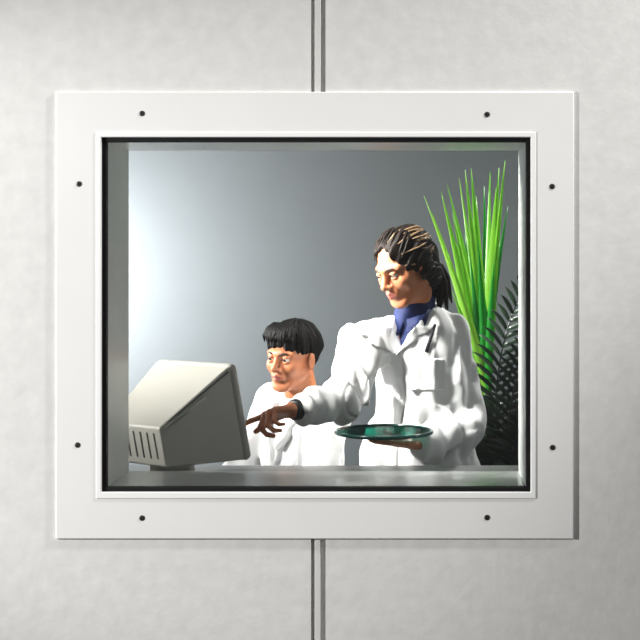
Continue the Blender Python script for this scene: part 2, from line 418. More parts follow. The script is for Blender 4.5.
# ================================================================== BENCH
BZ = .905
be = empty('lab_bench', (-.55, .5, 0), label='dark grey workbench under the monitor, running behind the window sill', cat='bench')
bm = bmesh.new(); bx(bm, (-1.35, .245, BZ - .03), (.42, .78, BZ), .004); obj('worktop', bm, M['bench'], be)
for x in (-1.33, .37):
    bm = bmesh.new(); bx(bm, (x, .27, 0), (x + .03, .75, BZ - .03), .003); obj('side_panel', bm, M['bench'], be)
bm = bmesh.new(); bx(bm, (-1.30, .29, BZ - .13), (.37, .31, BZ - .03), .003); obj('apron', bm, M['bench'], be)

# ================================================================== MONITOR
TH = math.radians(55)
ax_, la_ = Vector((math.cos(TH), math.sin(TH), 0)), Vector((-math.sin(TH), math.cos(TH), 0))
FT, FB = Vector(at(238, 363, .53)), Vector(at(254, 459, .53))
W_, D_, TAP, BEZ = .30, .292, .045, .034
RT = Vector(at(160, 428, .31)); RB = Vector(at(167, 468, .31))
mo = empty('computer_monitor', (FB.x - .12, FB.y + .03, BZ), label='cream CRT computer monitor seen from behind at the lower left of the window', cat='monitor')
upv = (FT - FB); upn = upv.normalized(); fn = la_.cross(upn); fn = fn if fn.dot(ax_) > 0 else -fn
def hull(bm, q):       # q: 4 rear + 4 front corners
    v = [bm.verts.new(p) for p in q]
    for f in ((3, 2, 1, 0), (4, 5, 6, 7), (0, 1, 5, 4), (1, 2, 6, 5), (2, 3, 7, 6), (3, 0, 4, 7)): bm.faces.new([v[i] for i in f])
    return v
# front bezel block (constant section), then the tapering rear housing
bm = bmesh.new()
fb = [FB, FB + la_ * W_, FT + la_ * W_, FT]
hull(bm, [p - fn * BEZ for p in fb] + fb)
bmesh.ops.bevel(bm, geom=list(bm.edges), offset=.016, segments=4, affect='EDGES', profile=.5)
bz = obj('bezel', bm, M['crt'], mo)
bm = bmesh.new()
ins_ = .004
base = [FB - fn * BEZ + la_ * ins_ + upn * ins_, FB - fn * BEZ + la_ * (W_ - ins_) + upn * ins_, FT - fn * BEZ + la_ * (W_ - ins_) - upn * ins_, FT - fn * BEZ + la_ * ins_ - upn * ins_]
wr = W_ - 2 * TAP
rear = [RB, RB + la_ * wr, RT + la_ * wr, RT]
hull(bm, rear + [p + fn * .004 for p in base])
bmesh.ops.bevel(bm, geom=list(bm.edges), offset=.006, segments=3, affect='EDGES', profile=.5)
hs = obj('rear_housing', bm, M['crt'], mo)
# vent slots on the rear face, each following the face, and the moulded ridge along the near side
rn = (rear[3] - rear[0]).cross(la_).normalized(); rn = rn if rn.dot(ax_) < 0 else -rn
for k in range(7):
    bm = bmesh.new(); u = .028 + k * (wr - .056) / 6
    p0, p1 = rear[0] + la_ * u + (rear[3] - rear[0]) * .2 + rn * .0002, rear[0] + la_ * u + (rear[3] - rear[0]) * .85 + rn * .0002
    q = [p0 - la_ * .002, p0 + la_ * .002, p1 + la_ * .002, p1 - la_ * .002]
    hull(bm, [p - rn * .002 for p in q] + [p + rn * .0012 for p in q]); obj('vent_slot', bm, M['vent'], hs)
sn = ((base[0] - rear[0]).cross(rear[3] - rear[0])).normalized(); sn = sn if sn.dot(la_) < 0 else -sn
bm = bmesh.new()
e0, e1 = rear[3], base[3]; dn = (base[0] - base[3]).normalized()
a0, a1 = e0 + (e1 - e0) * .06 + (rear[0] - rear[3]) * .10, e0 + (e1 - e0) * .62 + dn * .022
tube(bm, [a0 + sn * .001, a0.lerp(a1, .5) + sn * .003, a1 + sn * .001], [.0035, .005, .003], 8); obj('side_ridge', bm, M['crt'], hs, True)
bm = bmesh.new()
b0, b1 = e0 + (e1 - e0) * .10 + (rear[0] - rear[3]) * .02, e0 + (e1 - e0) * .97 + dn * .010
tube(bm, [b0 + sn * .0004, b1 + sn * .0004], [.0012, .0045], 6); obj('side_groove', bm, M['vent'], hs)
bm = bmesh.new(); m_ = .028
sq = [FB + la_ * m_ + upn * m_, FB + la_ * (W_ - m_) + upn * m_, FT + la_ * (W_ - m_) - upn * m_, FT + la_ * m_ - upn * m_]
hull(bm, [p - fn * .003 for p in sq] + [p + fn * .0015 for p in sq]); obj('screen', bm, M['crtglass'], mo)
ctr = (FB + RB + la_ * W_) / 2; ctr = Vector((ctr.x, ctr.y, 0))
bm = bmesh.new(); lathe(bm, [(.105, 0), (.108, .006), (.10, .014), (.062, .024), (.058, .062), (.07, .068)], (ctr.x, ctr.y, BZ)); obj('swivel_base', bm, M['crt'], mo, True)

# ================================================================== FIGURES
def person(name, loc, label):
    return empty(name, loc, label=label, cat='person')

def shirt_front(Fld, fr, lo, hi): pass

def coat_waves(seed, amp, yaw):
    rs = np.random.RandomState(seed); out = []
    for i in range(5):
        a = rs.uniform(0, math.pi); kk = 2 * math.pi / rs.uniform(.05, .11)
        out.append((amp * rs.uniform(.5, 1), (kk * math.cos(a), kk * math.sin(a), rs.uniform(-.35, .35) * kk), rs.uniform(0, 6)))
    for i in range(3):
        kk = 2 * math.pi / rs.uniform(.04, .08); v = rs.normal(size=3); v /= np.linalg.norm(v)
        out.append((amp * .35, tuple(kk * v), rs.uniform(0, 6)))
    return out

# ---------------------------------------------------------------- woman
def build_woman():
    S = .98
    hc = Frame(at(404, 267, .95) , 46, 23, -3)
    N = at(413, 322, 1.05); shR = np.array([-.172, .985, 1.245]); shL = np.array([.098, 1.075, 1.262])
    elR = np.array([-.225, .780, 1.095]); wrR = np.array([-.362, .652, 1.083])
    elL = np.array([.152, 1.01, .995]); wrL = np.array([.010, .835, .956])
    hips = np.array([-.01, 1.09, .88]); bf = Frame((.014, 1.05, 1.15), 35)
    xs = axis(-.56, .26, .007, .003, ((-.53, -.33), (-.14, .08))); ys = axis(.50, 1.32, .007, .003, ((.50, .86), (.86, 1.10))); zs = axis(-.01, 1.66, .008, .003, ((.93, 1.13), (1.36, 1.63)))
    F = Field(xs, ys, zs)
    F.ell(bf(0, -.01, .0), (.120, .078, .16), bf.R, 0); F.ell((-.02, 1.06, 1.02), (.110, .078, .12), bf.R, .05); F.ell(hips, (.12, .08, .12), bf.R, .04)
    F.cap(shR, shL, .043, .043, .03); F.cap(N - [0, 0, .03], hc(0, -.03, -.06), .052, .050, .02)
    head(F, hc, S)
    F.cap(shR, elR, .046, .036, .03); F.cap(elR, wrR, .036, .024, .01)
    F.cap(shL, elL, .046, .036, .03); F.cap(elL, wrL, .036, .024, .01)
    c3 = (1.0, 1.1, .7)
    hand(F, wrR, (-.74, -.58, -.04), (.25, -.35, -1.0), -1, ((.16, .12, .08), (.95, 1.2, .7), (1.1, 1.25, .7), (1.15, 1.25, .7)), .94)
    hand(F, wrL, (-.74, -.52, .13), (-.1, 0, 1.0), 1, ((.02, .05, .05), (.0, .05, .05), (.02, .05, .05), (.05, .05, .05)), .94)
    for s, fx in ((-1, -.10), (1, .075)):
        F.cap((fx, 1.09, .84), (fx * 1.02, 1.08, .48), .070, .055, .02); F.cap((fx * 1.02, 1.08, .48), (fx * 1.02, 1.11, .09), .052, .036, .02)
        F.cap((fx * 1.02, 1.11, .045), (fx * 1.1, .97, .035), .036, .028, .01)
    root = person('person', (-.02, 1.06, 0), 'standing woman in white lab coat and navy shirt, reaching one arm towards the monitor')
    body = link('body', F.mesh('body', 1), [M['skin_w'], M['lip']], root)
    face_parts(body, hc, S, 'w', M['brow'], (0.0, .9, -.4))
    del F
    # ---- hair
    f = Field(axis(-.20, .12, .0025, .0025), axis(.82, 1.14, .0025, .0025), axis(1.30, 1.65, .0025, .0025))
    h = lambda *p: hc(*[q * S for q in p])
    f.ell(h(0, -.022, .040), np.array((.086, .104, .086)) * S, hc.R, 0)
    f.ell(h(0, -.055, -.02), np.array((.074, .066, .075)) * S, hc.R, .03)
    f.ell(h(.006, .112, .008), np.array((.066, .082, .094)) * S, hc.R, .012, 's')
    f.box(h(0, .075, -.09), np.array((.12, .075, .075)) * S, hc.R, .02, .02, 's')
    f.box(h(0, -.05, -.155), np.array((.12, .12, .07)) * S, hc.R, .01, .02, 's')
    for s in (-1, 1): f.ell(h(s * .078, -.020, -.006), np.array((.016, .036, .048)) * S, hc.R, .012)
    L = hc.grid(f.grid()); ph = np.arctan2(L[0], L[2] - .0 + .09)
    wv = .0022 * np.sin(ph * 40 + 16 * L[1] + 1.2 * np.sin(L[1] * 45)) + .0035 * np.sin(ph * 15 + L[1] * 14 + 1)
    f.d = np.where(f.d < .03, f.d + wv.astype(np.float32), f.d)
    f.ell(h(0, -.108, -.03), np.array((.030, .026, .030)) * S, hc.R, .015); f.ell(h(0, -.07, -.06), np.array((.055, .05, .055)) * S, hc.R, .03)
    hair = link('hair', f.mesh('hair', 1), M['hair_w'], root); del f
    bm = bmesh.new()
    pb = [h(0, -.110, -.02), h(-.004, -.130, -.055), h(-.006, -.128, -.095), h(-.004, -.112, -.14), h(0, -.105, -.175)]
    rs = np.random.RandomState(3)
    for k in range(16):
        o_ = rs.normal(size=3) * .009
        tube(bm, [p + o_ * (0.4 + .35 * i) for i, p in enumerate(pb)], [.009, .012, .012, .009, .002], 7)
    obj('ponytail', bm, M['hair_w'], hair, True)
    bm = bmesh.new()
    def on_hair(a_, y, lift=0.0):       # a point of the hair's outer surface, a_ = angle from the crown round to the side
        w_ = math.sqrt(max(0.0, 1 - (y / .104) ** 2))
        return h((.087 + lift) * w_ * math.sin(a_), y - .022, .040 + (.087 + lift) * w_ * math.cos(a_))
    for k in range(11):      # loose strands at the hairline
        a_ = -.95 + k * .19 + rs.uniform(-.05, .05)
        p = [on_hair(a_ * .8, .005, .001), on_hair(a_ * 1.0, .030, .002), on_hair(a_ * 1.25, .056, .003), on_hair(a_ * 1.55, .076, .004)]
        tube(bm, p, [.004, .0055, .004, .001], 6)
    obj('fringe', bm, M['hair_w'], hair, True)
    bm = bmesh.new()
    for k in range(13):      # light brown strands, set back to paint in the hair's rim highlight
        for s in (-1, 1):
            a_ = .30 + k * .125 + rs.uniform(-.06, .06); y0 = rs.uniform(-.03, .03) if k % 4 else .07; y1 = rs.uniform(-.098, -.06)
            p = [on_hair(s * (a_ + .10 * math.sin(q * 3)), y0 + (y1 - y0) * q, .0008 + rs.uniform(-.001, .002)) for q in (0, .2, .4, .6, .8, 1)]
            r_ = rs.uniform(.0022, .0042); tube(bm, p, [.0008, r_, r_, r_, r_, .0008], 6)
    obj('rim_highlight_strands', bm, M['lock'], hair, True)
    # ---- lab coat
    G = Field(axis(-.44, .26, .0045, .0045), axis(.60, 1.30, .0045, .0045), axis(.48, 1.40, .0045, .0045))
    G.ell(bf(0, .0, .03), (.152, .112, .20), bf.R, 0)
    G.cap(bf(0, 0, -.12), bf(0, -.02, -.32), .128, .16, .06); G.cap(bf(0, -.02, -.32), bf(0, -.02, -.66), .165, .19, .05); G.ell(hips + [-.008, 0, 0], (.168, .13, .16), None, .06)
    G.cap(shR, shL, .066, .066, .04); G.cap(shR, bf(-.0, -.03, .155), .060, .055, .04); G.cap(shL, bf(0, -.03, .155), .060, .055, .04)
    G.cap(shR, elR, .064, .060, .03); G.cap(elR, wrR + (elR - wrR) * .24, .060, .048, .01)
    G.cap(shL, elL, .066, .062, .03); G.cap(elL, wrL + (elL - wrL) * .10, .062, .052, .02)
    G.waves(coat_waves(5, .0062, 20))
    # sleeve folds that ring each arm
    g = G.grid()
    for a, b, n_ in ((shR, elR, 5), (elR, wrR, 6), (shL, elL, 6), (elL, wrL, 6)):
        ab = b - a; Lq = ab @ ab; t = sum((g[i] - a[i]) * ab[i] for i in range(3)) / Lq
        q = np.sqrt(sum((g[i] - a[i] - np.clip(t, 0, 1) * ab[i]) ** 2 for i in range(3)))
        wp = 1.6 * np.sin(24 * g[0] + 31 * g[2] + n_) + 1.2 * np.sin(19 * g[1] - 27 * g[2])
        wv = np.where((q < .09) & (t > -.1) & (t < 1.1), .0034 * np.sin(t * n_ * 4.6 + 34 * (g[0] - a[0]) + 22 * (g[2] - a[2]) + wp) * (.6 + .6 * np.sin(15 * g[0] + 23 * g[1] + 9 * g[2])), 0)
        G.d = np.where(G.d < .03, G.d + wv.astype(np.float32), G.d)
    for pts, r in ((((360, 372), (364, 392), (362, 412)), .016), (((457, 338), (455, 365), (449, 398)), .016), (((383, 372), (386, 400), (384, 426)), .008), (((402, 385), (401, 405), (399, 428)), .009), (((424, 368), (418, 395), (420, 425)), .012), (((438, 372), (440, 400)), .012), (((395, 445), (398, 470)), .008), (((474, 372), (468, 405)), .009), (((366, 338), (354, 362)), .008)):
        G.fold(pts, r)
    # cut the hem and the cuffs flat
    sl = G.ax[2] < .52; G.d[:, :, sl] = np.maximum(G.d[:, :, sl], (.52 - G.ax[2][sl])[None, None, :])
    l = bf.grid(g)                                        # l[0] person's right, l[1] forward, l[2] up
    full = G.copy()
    zt, zb = .19, .070                                   # neckline top and bottom (local)
    half = np.clip((l[2] - zb) / (zt - zb), 0, 1.3) * .050
    V = np.where(l[2] > zb, np.abs(l[0]) - half, .02 + 0 * l[0])
    V = np.where(l[1] > -.005, V, .03).astype(np.float32)
    G.d = np.maximum(G.d, -V)
    # overlapping front edge: a shallow groove down the middle
    gr = np.maximum(np.maximum(np.abs(l[0] + .003) - .003, l[2] - zb), -l[1]).astype(np.float32)
    G.d = np.maximum(G.d, -np.maximum(gr, -(full.d + .012)))
    ck = np.zeros_like(G.d)
    # round neck opening
    G.cap(N + [0, 0, -.01], N + [0, 0, .12], .060, .075, .008, 's')
    coat = link('lab_coat', G.mesh('lab_coat', 1), M['coat'], root)
    # lapels: a raised layer beside the opening
    Q = full.copy()
    w_ = .002 + .046 * np.clip((l[2] - zb) / .075, 0, 1)
    band = np.maximum(np.abs(np.abs(l[0]) - half - w_ * .5) - w_ * .5, np.maximum(np.maximum(zb - l[2], l[2] - .160), .02 - l[1])).astype(np.float32)
    notch = (np.maximum(np.abs(l[2] - .128 - (np.abs(l[0]) - .06) * .4) - .004, half + .024 - np.abs(l[0]))).astype(np.float32)
    band = np.maximum(band, -notch)
    Q.d = np.maximum(np.maximum(Q.d - .007, band), -(Q.d + .004)); Q.cap(N + [0, 0, -.01], N + [0, 0, .12], .058, .073, .004, 's')
    lap = link('lapel', Q.mesh('lapel', 1), M['coat'], coat); del Q
    # breast pocket on the person's left, with a pen stretched to paint in the lapel's shadow line
    Q = full.copy(); pc = (-.075, -.0, .012)
    bd = np.maximum(np.maximum(np.abs(l[0] - pc[0]) - .042, np.abs(l[2] - pc[2]) - .05), -l[1]).astype(np.float32)
    Q.d = np.maximum(np.maximum(Q.d - .006, bd), -(Q.d + .003))
    pk = link('breast_pocket', Q.mesh('breast_pocket', 1), M['coat'], coat); del Q
    bm = bmesh.new(); p, q = full.hit(426, 352, -.007), full.hit(435, 325, -.010)
    tube(bm, [p, p * .5 + q * .5, q, q + (q - p) * .04], [.0058, .0058, .0050, .002], 10); obj('pen_lapel_shade', bm, M['pen_lapel_shade'], pk, True)
    for z in (-.06, -.17, -.28):
        bm = bmesh.new(); a = bf(.012, .13, z); d = bf.R @ np.array([0, 1, 0])
        # settle the button on the cloth
        ii = [int(np.searchsorted(full.ax[i], a[i])) for i in range(3)]; p = a.copy()
        for s_ in np.linspace(.22, .03, 96):
            p = bf(.014, s_, z); ii = [min(len(full.ax[i]) - 1, int(np.searchsorted(full.ax[i], p[i]))) for i in range(3)]
            if full.d[tuple(ii)] < .001: break
        tube(bm, [p - d * .002, p + d * .003], [.0075, .0075], 14); obj('button', bm, M['tee'], coat)
    # ---- shirt seen in the neckline, with collar points
    Hh = Field(axis(-.20, .14, .004, .004), axis(.86, 1.22, .004, .004), axis(1.02, 1.46, .004, .004))
    Hh.ell(bf(0, .0, .03), (.143, .102, .190), bf.R, 0); Hh.cap(bf(0, .012, .10), N + [0, -.008, -.005], .080, .064, .03); Hh.cap(N + [0, 0, -.02], N * .55 + hc(0, -.03, -.06) * .45, .065, .063, .01)
    Hh.waves([(.002, (60, 40, 80), .3), (.0016, (-90, 20, 60), 1.2)])
    lq = bf.grid(Hh.grid()); Hh.d = np.maximum(Hh.d, np.maximum(np.abs(lq[0]) - .068, .035 - lq[2]).astype(np.float32))
    sh = link('shirt', Hh.mesh('shirt', 1), M['shirt'], root); del Hh
    bm = bmesh.new()
    for s in (-1, 1):
        c = bf(s * .026, .085, .150)
        pts = [bf(s * .003, .088, .182), bf(s * .062, .046, .214), bf(s * .060, .072, .150), bf(s * .022, .106, .128)]
        q = [Vector(p) for p in pts]; dv = Vector(bf.R @ np.array([0, .005, 0])); hull(bm, [p - dv for p in q] + [p + dv for p in q])
    bmesh.ops.bevel(bm, geom=list(bm.edges), offset=.0015, segments=2, affect='EDGES'); obj('shirt_collar', bm, M['shirt'], sh, True)
    bm = bmesh.new(); dv = (elR - wrR) / np.linalg.norm(elR - wrR)
    tube(bm, [wrR + dv * .000, wrR + dv * .004, wrR + dv * .022, wrR + dv * .026], [.026, .030, .032, .029], 20); obj('dark_wrist_ring', bm, M['black'], root, True)  # plain dark ring round the wrist, between cuff and hand
    bm = bmesh.new()
    for fx in (-.10, .075): tube(bm, [(fx, 1.09, .80), (fx * 1.02, 1.08, .48), (fx * 1.02, 1.105, .07)], [.098, .076, .068], 24)
    obj('trousers', bm, M['trouser'], root, True)
    for fx in (-.102, .0765):
        bm = bmesh.new(); f2 = Field(axis(fx - .09, fx + .09, .004, .004), axis(.86, 1.22, .004, .004), axis(-.01, .13, .004, .004))
        f2.cap((fx, 1.11, .045), (fx * 1.1, .96, .036), .046, .038, .01); f2.d[:, :, f2.ax[2] < .004] = 1.0
        bm.free(); link('shoe', f2.mesh('shoe'), M['shoe'], root)
    return wrL

# ---------------------------------------------------------------- man
def build_man():
    S = .95
    hc = Frame(at(292, 357, 1.22), 31, 5, 3)
    bf = Frame((-.395, 1.29, .86), 46)
    N = np.array([-.385, 1.285, 1.050]); shR = bf(.165, .0, .155); shL = bf(-.165, .01, .155)
    elR = bf(.20, .10, -.09); elL = bf(-.20, .10, -.09); wrR = bf(.09, .27, -.14); wrL = bf(-.09, .27, -.14)
    hp = bf(0, -.03, -.26)
    xs = axis(-1.0, -.12, .008, .003, ((-.52, -.30),)); ys = axis(.80, 1.52, .008, .003, ((1.08, 1.34),)); zs = axis(-.01, 1.35, .008, .003, ((1.04, 1.34),))
    F = Field(xs, ys, zs)
    F.ell(bf(0, -.01, .0), (.135, .085, .17), bf.R, 0); F.ell(hp + [0, 0, .03], (.155, .115, .13), bf.R, .08)
    F.cap(shR, shL, .045, .045, .03); F.cap(N - [0, 0, .03], hc(0, -.03, -.06), .056, .054, .02)
    head(F, hc, S, False)
    for sh, el, wr, sd, th in ((shR, elR, wrR, 1, -1), (shL, elL, wrL, -1, 1)):
        F.cap(sh, el, .050, .040, .03); F.cap(el, wr, .040, .027, .01)
        dd = bf.R @ np.array([-sd * .25, 1, -.25]); nn = bf.R @ np.array([0, -.2, -1])
        hand(F, wr, dd, nn, th, ((.3, .35, .2),) * 4, 1.0)
        k1 = hp + bf.R @ np.array([sd * .10, .42, -.03]); k0 = hp + bf.R @ np.array([sd * .085, .02, -.01])
        F.cap(k0, k1, .085, .060, .03); ft = k1 * 1.0; ft[2] = .10; ft = ft - bf.R @ np.array([0, .04, 0])
        F.cap(k1, ft, .058, .040, .02); F.cap(ft - [0, 0, .055], ft + bf.R @ np.array([0, .15, 0]) - [0, 0, .065], .038, .030, .01)
    root = person('person', (float(hp[0]), float(hp[1]), 0), 'seated dark haired man in white coat beside the monitor, face turned towards it')
    body = link('body', F.mesh('body', 1), [M['skin_m'], M['lip']], root); del F
    face_parts(body, hc, S, 'm', M['brow'], (0.1, 1, -.15))
    h = lambda *p: hc(*[q * S for q in p])
    f = Field(axis(-.56, -.26, .0025, .0025), axis(1.06, 1.40, .0025, .0025), axis(1.08, 1.36, .0025, .0025))
    f.ell(h(0, -.020, .042), np.array((.085, .102, .088)) * S, hc.R, 0)
    f.ell(h(0, -.06, .0), np.array((.072, .060, .060)) * S, hc.R, .03)
    L = hc.grid(f.grid()); ph = np.arctan2(L[0], L[1] + .03)
    rr = np.sqrt(L[0] ** 2 + (L[1] + .03) ** 2)
    wv = .0035 * np.sin(ph * 30 + 60 * rr) + .0028 * np.sin(ph * 13 + 1 - 40 * rr)
    f.d = np.where(f.d < .03, f.d + wv.astype(np.float32), f.d)
    f.ell(h(0, .125, -.036), np.array((.066, .085, .094)) * S, hc.R, .008, 's')        # face
    f.box(h(0, .035, -.10), np.array((.12, .085, .106)) * S, hc.R, .02, .012, 's')     # cheeks and ears free
    f.box(h(0, -.05, -.088), np.array((.14, .14, .09)) * S, hc.R, .02, .04, 's')       # nape
    low = Field(*f.ax); low.ell(h(0, -.030, .012), np.array((.0775, .086, .072)) * S, hc.R, 0)     # close-cropped back and sides
    low.box(h(0, .060, -.10), np.array((.12, .085, .125)) * S, hc.R, .02, .012, 's'); low.box(h(0, -.05, -.145), np.array((.14, .14, .09)) * S, hc.R, .02, .02, 's')
    f.put((slice(None),) * 3, low.d, .012, 'u'); del low
    hair = link('hair', f.mesh('hair', 1), M['hair_b'], root); del f
    bm = bmesh.new(); rs = np.random.RandomState(11)
    for k in range(15):
        u = -.062 + k * .009
        y = .092 - 6 * u * u
        p = [h(u * .5, .05, .122), h(u * .85, y - .008, .104), h(u, y + .007, .084 + rs.uniform(-.006, .006)), h(u + rs.uniform(-.008, .008), y + .008, .062 + .010 * math.sin(k * 1.1) + rs.uniform(-.008, .008))]
        tube(bm, p, [.008, .0095, .007, .001], 7)
    obj('fringe', bm, M['hair_b'], hair, True)
    # ---- coat
    G = Field(axis(-.98, -.12, .005, .005), axis(.84, 1.54, .005, .005), axis(.52, 1.14, .005, .005))
    G.ell(bf(0, 0, .02), (.165, .118, .20), bf.R, 0); G.ell(hp + [0, 0, .06], (.175, .135, .16), bf.R, .08)
    G.cap(shR, bf(0, -.03, .165), .060, .055, .04); G.cap(shL, bf(0, -.03, .165), .060, .055, .04)
    for sh, el, wr, sd in ((shR, elR, wrR, 1), (shL, elL, wrL, -1)):
        G.cap(sh, el, .066, .060, .03); G.cap(el, wr + (el - wr) * .12, .060, .050, .015)
        G.cap(hp + bf.R @ np.array([sd * .085, .02, -.0]), hp + bf.R @ np.array([sd * .10, .34, -.02]), .098, .088, .03)
    G.waves(coat_waves(9, .0065, 46))
    for pts, r in ((((327, 412), (323, 440), (319, 474)), .020), (((343, 434), (341, 474)), .012), (((286, 430), (281, 452), (279, 474)), .008), (((301, 428), (299, 474)), .009), (((267, 428), (265, 474)), .010), (((311, 430), (309, 474)), .007)):
        G.fold(pts, r)
    g = G.grid(); l = bf.grid(g); full = G.copy()
    sl = G.ax[2] < .545; G.d[:, :, sl] = np.maximum(G.d[:, :, sl], (.545 - G.ax[2][sl])[None, None, :])
    zb, zt = -.02, .19
    half = np.clip((l[2] - zb) / (zt - zb), 0, 1.3) * .052
    V = np.where(l[2] > zb, np.abs(l[0]) - half, .02 + 0 * l[0]); V = np.where(l[1] > -.005, V, .03).astype(np.float32)
    G.d = np.maximum(G.d, -V)
    G.cap(N + [0, 0, -.01], N + [0, 0, .12], .062, .078, .008, 's')
    gr = np.maximum(np.maximum(np.abs(l[0]) - .004, l[2] - zb), -l[1]).astype(np.float32)
    G.d = np.maximum(G.d, -np.maximum(gr, -(full.d + .014)))
    coat = link('lab_coat', G.mesh('lab_coat', 1), M['coat'], root)
    Q = full.copy(); w_ = .002 + .044 * np.clip((l[2] - zb) / .10, 0, 1)
    band = np.maximum(np.abs(np.abs(l[0]) - half - w_ * .5) - w_ * .5, np.maximum(np.maximum(zb - l[2], l[2] - .178), .02 - l[1])).astype(np.float32)
    Q.d = np.maximum(np.maximum(Q.d - .007, band), -(Q.d + .004)); Q.cap(N + [0, 0, -.01], N + [0, 0, .12], .06, .076, .004, 's')
    link('lapel', Q.mesh('lapel', 1), M['coat'], coat); del Q
    Hh = Field(axis(-.60, -.20, .004, .004), axis(1.10, 1.48, .004, .004), axis(.72, 1.10, .004, .004))
    Hh.ell(bf(0, 0, .02), (.152, .104, .185), bf.R, 0); Hh.cap(bf(0, -.01, .12), N + [0, -.01, -.008], .076, .064, .03)
    Hh.waves([(.002, (60, 40, 80), .3)])
    link('shirt', Hh.mesh('shirt', 1), M['tee'], root); del Hh
    bm = bmesh.new()
    for sd in (1, -1):
        k0 = hp + bf.R @ np.array([sd * .085, .02, -.01]); k1 = hp + bf.R @ np.array([sd * .10, .43, -.03]); ft = k1.copy(); ft[2] = .07; ft = ft - bf.R @ np.array([0, .04, 0])
        km = k1 + bf.R @ np.array([0, .015, -.03])
        tube(bm, [k0, k0 * .4 + k1 * .6, k1, km, km * .6 + ft * .4, ft], [.092, .082, .074, .074, .066, .062], 24)
        f2 = Field(axis(ft[0] - .2, ft[0] + .12, .004, .004), axis(ft[1] - .2, ft[1] + .12, .004, .004), axis(-.01, .14, .004, .004))
        q = ft.copy(); q[2] = .046
        f2.cap(q, q + bf.R @ np.array([0, .16, -.006]), .047, .040, .01); f2.d[:, :, f2.ax[2] < .004] = 1.0
        link('shoe', f2.mesh('shoe'), M['shoe'], root)
    obj('trousers', bm, M['trouser'], root, True)
    # stool
    sx, sy, sz = float(hp[0]), float(hp[1]), float(hp[2]) - .115
    st = empty('stool', (sx, sy, 0), label='round black swivel stool under the seated man behind the bench', cat='stool')
    bm = bmesh.new(); lathe(bm, [(.165, -.045), (.18, -.03), (.18, -.008), (.165, 0)], (sx, sy, sz)); obj('seat', bm, M['black'], st, True)
    bm = bmesh.new(); tube(bm, [(sx, sy, .06), (sx, sy, sz - .045)], .024, 16); obj('column', bm, M['metal'], st, True)
    for k in range(5):
        a = k * 2 * math.pi / 5 + .3; bm = bmesh.new()
        tube(bm, [(sx, sy, .075), (sx + .24 * math.cos(a), sy + .24 * math.sin(a), .022), (sx + .26 * math.cos(a), sy + .26 * math.sin(a), .013)], [.02, .015, .012], 10); obj('leg', bm, M['metal'], st, True)

wl = build_woman(); build_man()

# ================================================================== GLASS TRAY
tc_ = at(384, 430.5, .725)
tr = empty('glass_tray', (tc_[0], tc_[1], tc_[2] - .012), label='thin green glass tray held flat on the standing woman\'s palm', cat='tray')
bm = bmesh.new(); lathe(bm, [(.125, -.008), (.139, -.006), (.139, -.001), (.125, 0)], tuple(tc_), 64); obj('glass_plate', bm, M['tray'], tr, True)
bm = bmesh.new()
def torus(bm, c, R, r, n=72, k=10):
    rings = [[bm.verts.new((c[0] + (R + r * math.cos(b)) * math.cos(a), c[1] + (R + r * math.cos(b)) * math.sin(a), c[2] + r * math.sin(b))) for b in [2 * math.pi * j / k for j in range(k)]] for a in [2 * math.pi * i / n for i in range(n)]]
    for i in range(n):
        for j in range(k): bm.faces.new((rings[i][j], rings[(i + 1) % n][j], rings[(i + 1) % n][(j + 1) % k], rings[i][(j + 1) % k]))
torus(bm, (tc_[0], tc_[1], tc_[2] - .003), .141, .0055); obj('rim', bm, M['rim'], tr, True)

# ================================================================== PLANTS
def blade(bm, pts, w, fold=.25, face=(0, -1, 0), prof=None, n=14):
    """a long leaf along a smooth path, folded along its midrib"""
    P = [Vector(p) for p in pts]
    def bez(t):
        q = list(P)
        while len(q) > 1: q = [a.lerp(b, t) for a, b in zip(q, q[1:])]
        return q[0]
    rows = []
    for i in range(n + 1):
        t = i / n; c = bez(t); tg = (bez(min(1, t + .02)) - bez(max(0, t - .02))).normalized()
        s = tg.cross(Vector(face)).normalized(); nn = s.cross(tg)
        ww = w * (prof(t) if prof else (math.sin(math.pi * (0.06 + .94 * t) ** .75) ** .8 if t < 1 else 0)); ww = max(ww, .0006)
        rows.append([bm.verts.new(c - s * ww + nn * ww * fold), bm.verts.new(c), bm.verts.new(c + s * ww + nn * ww * fold)])
    for a, b in zip(rows, rows[1:]):
        for k in (0, 1): bm.faces.new((a[k], a[k + 1], b[k + 1], b[k]))
def solid(o, th=.0008):
    m = o.modifiers.new('thickness', 'SOLIDIFY'); m.thickness = th; m.offset = 0
    return o

def planter(name_root, x, y, half, h):
    bm = bmesh.new(); r0, r1 = half * .86, half
    def lp(r, z): return [bm.verts.new((x + a * r, y + b * r, z)) for a, b in ((-1, -1), (1, -1), (1, 1), (-1, 1))]
    L = [lp(r0, 0), lp(r1, h), lp(r1 - .02, h), lp(r1 - .025, h - .05)]
    for a, b in zip(L, L[1:]):
        for k in range(4): bm.faces.new((a[k], a[(k + 1) % 4], b[(k + 1) % 4], b[k]))
    bm.faces.new(L[0][::-1]); bm.faces.new(L[-1])
    bmesh.ops.bevel(bm, geom=list(bm.edges), offset=.004, segments=2, affect='EDGES'); obj('planter', bm, M['planter'], name_root)
    bm = bmesh.new(); bx(bm, (x - r1 + .026, y - r1 + .026, h - .05), (x + r1 - .026, y + r1 - .026, h - .025), .005); obj('soil', bm, M['soil'], name_root)

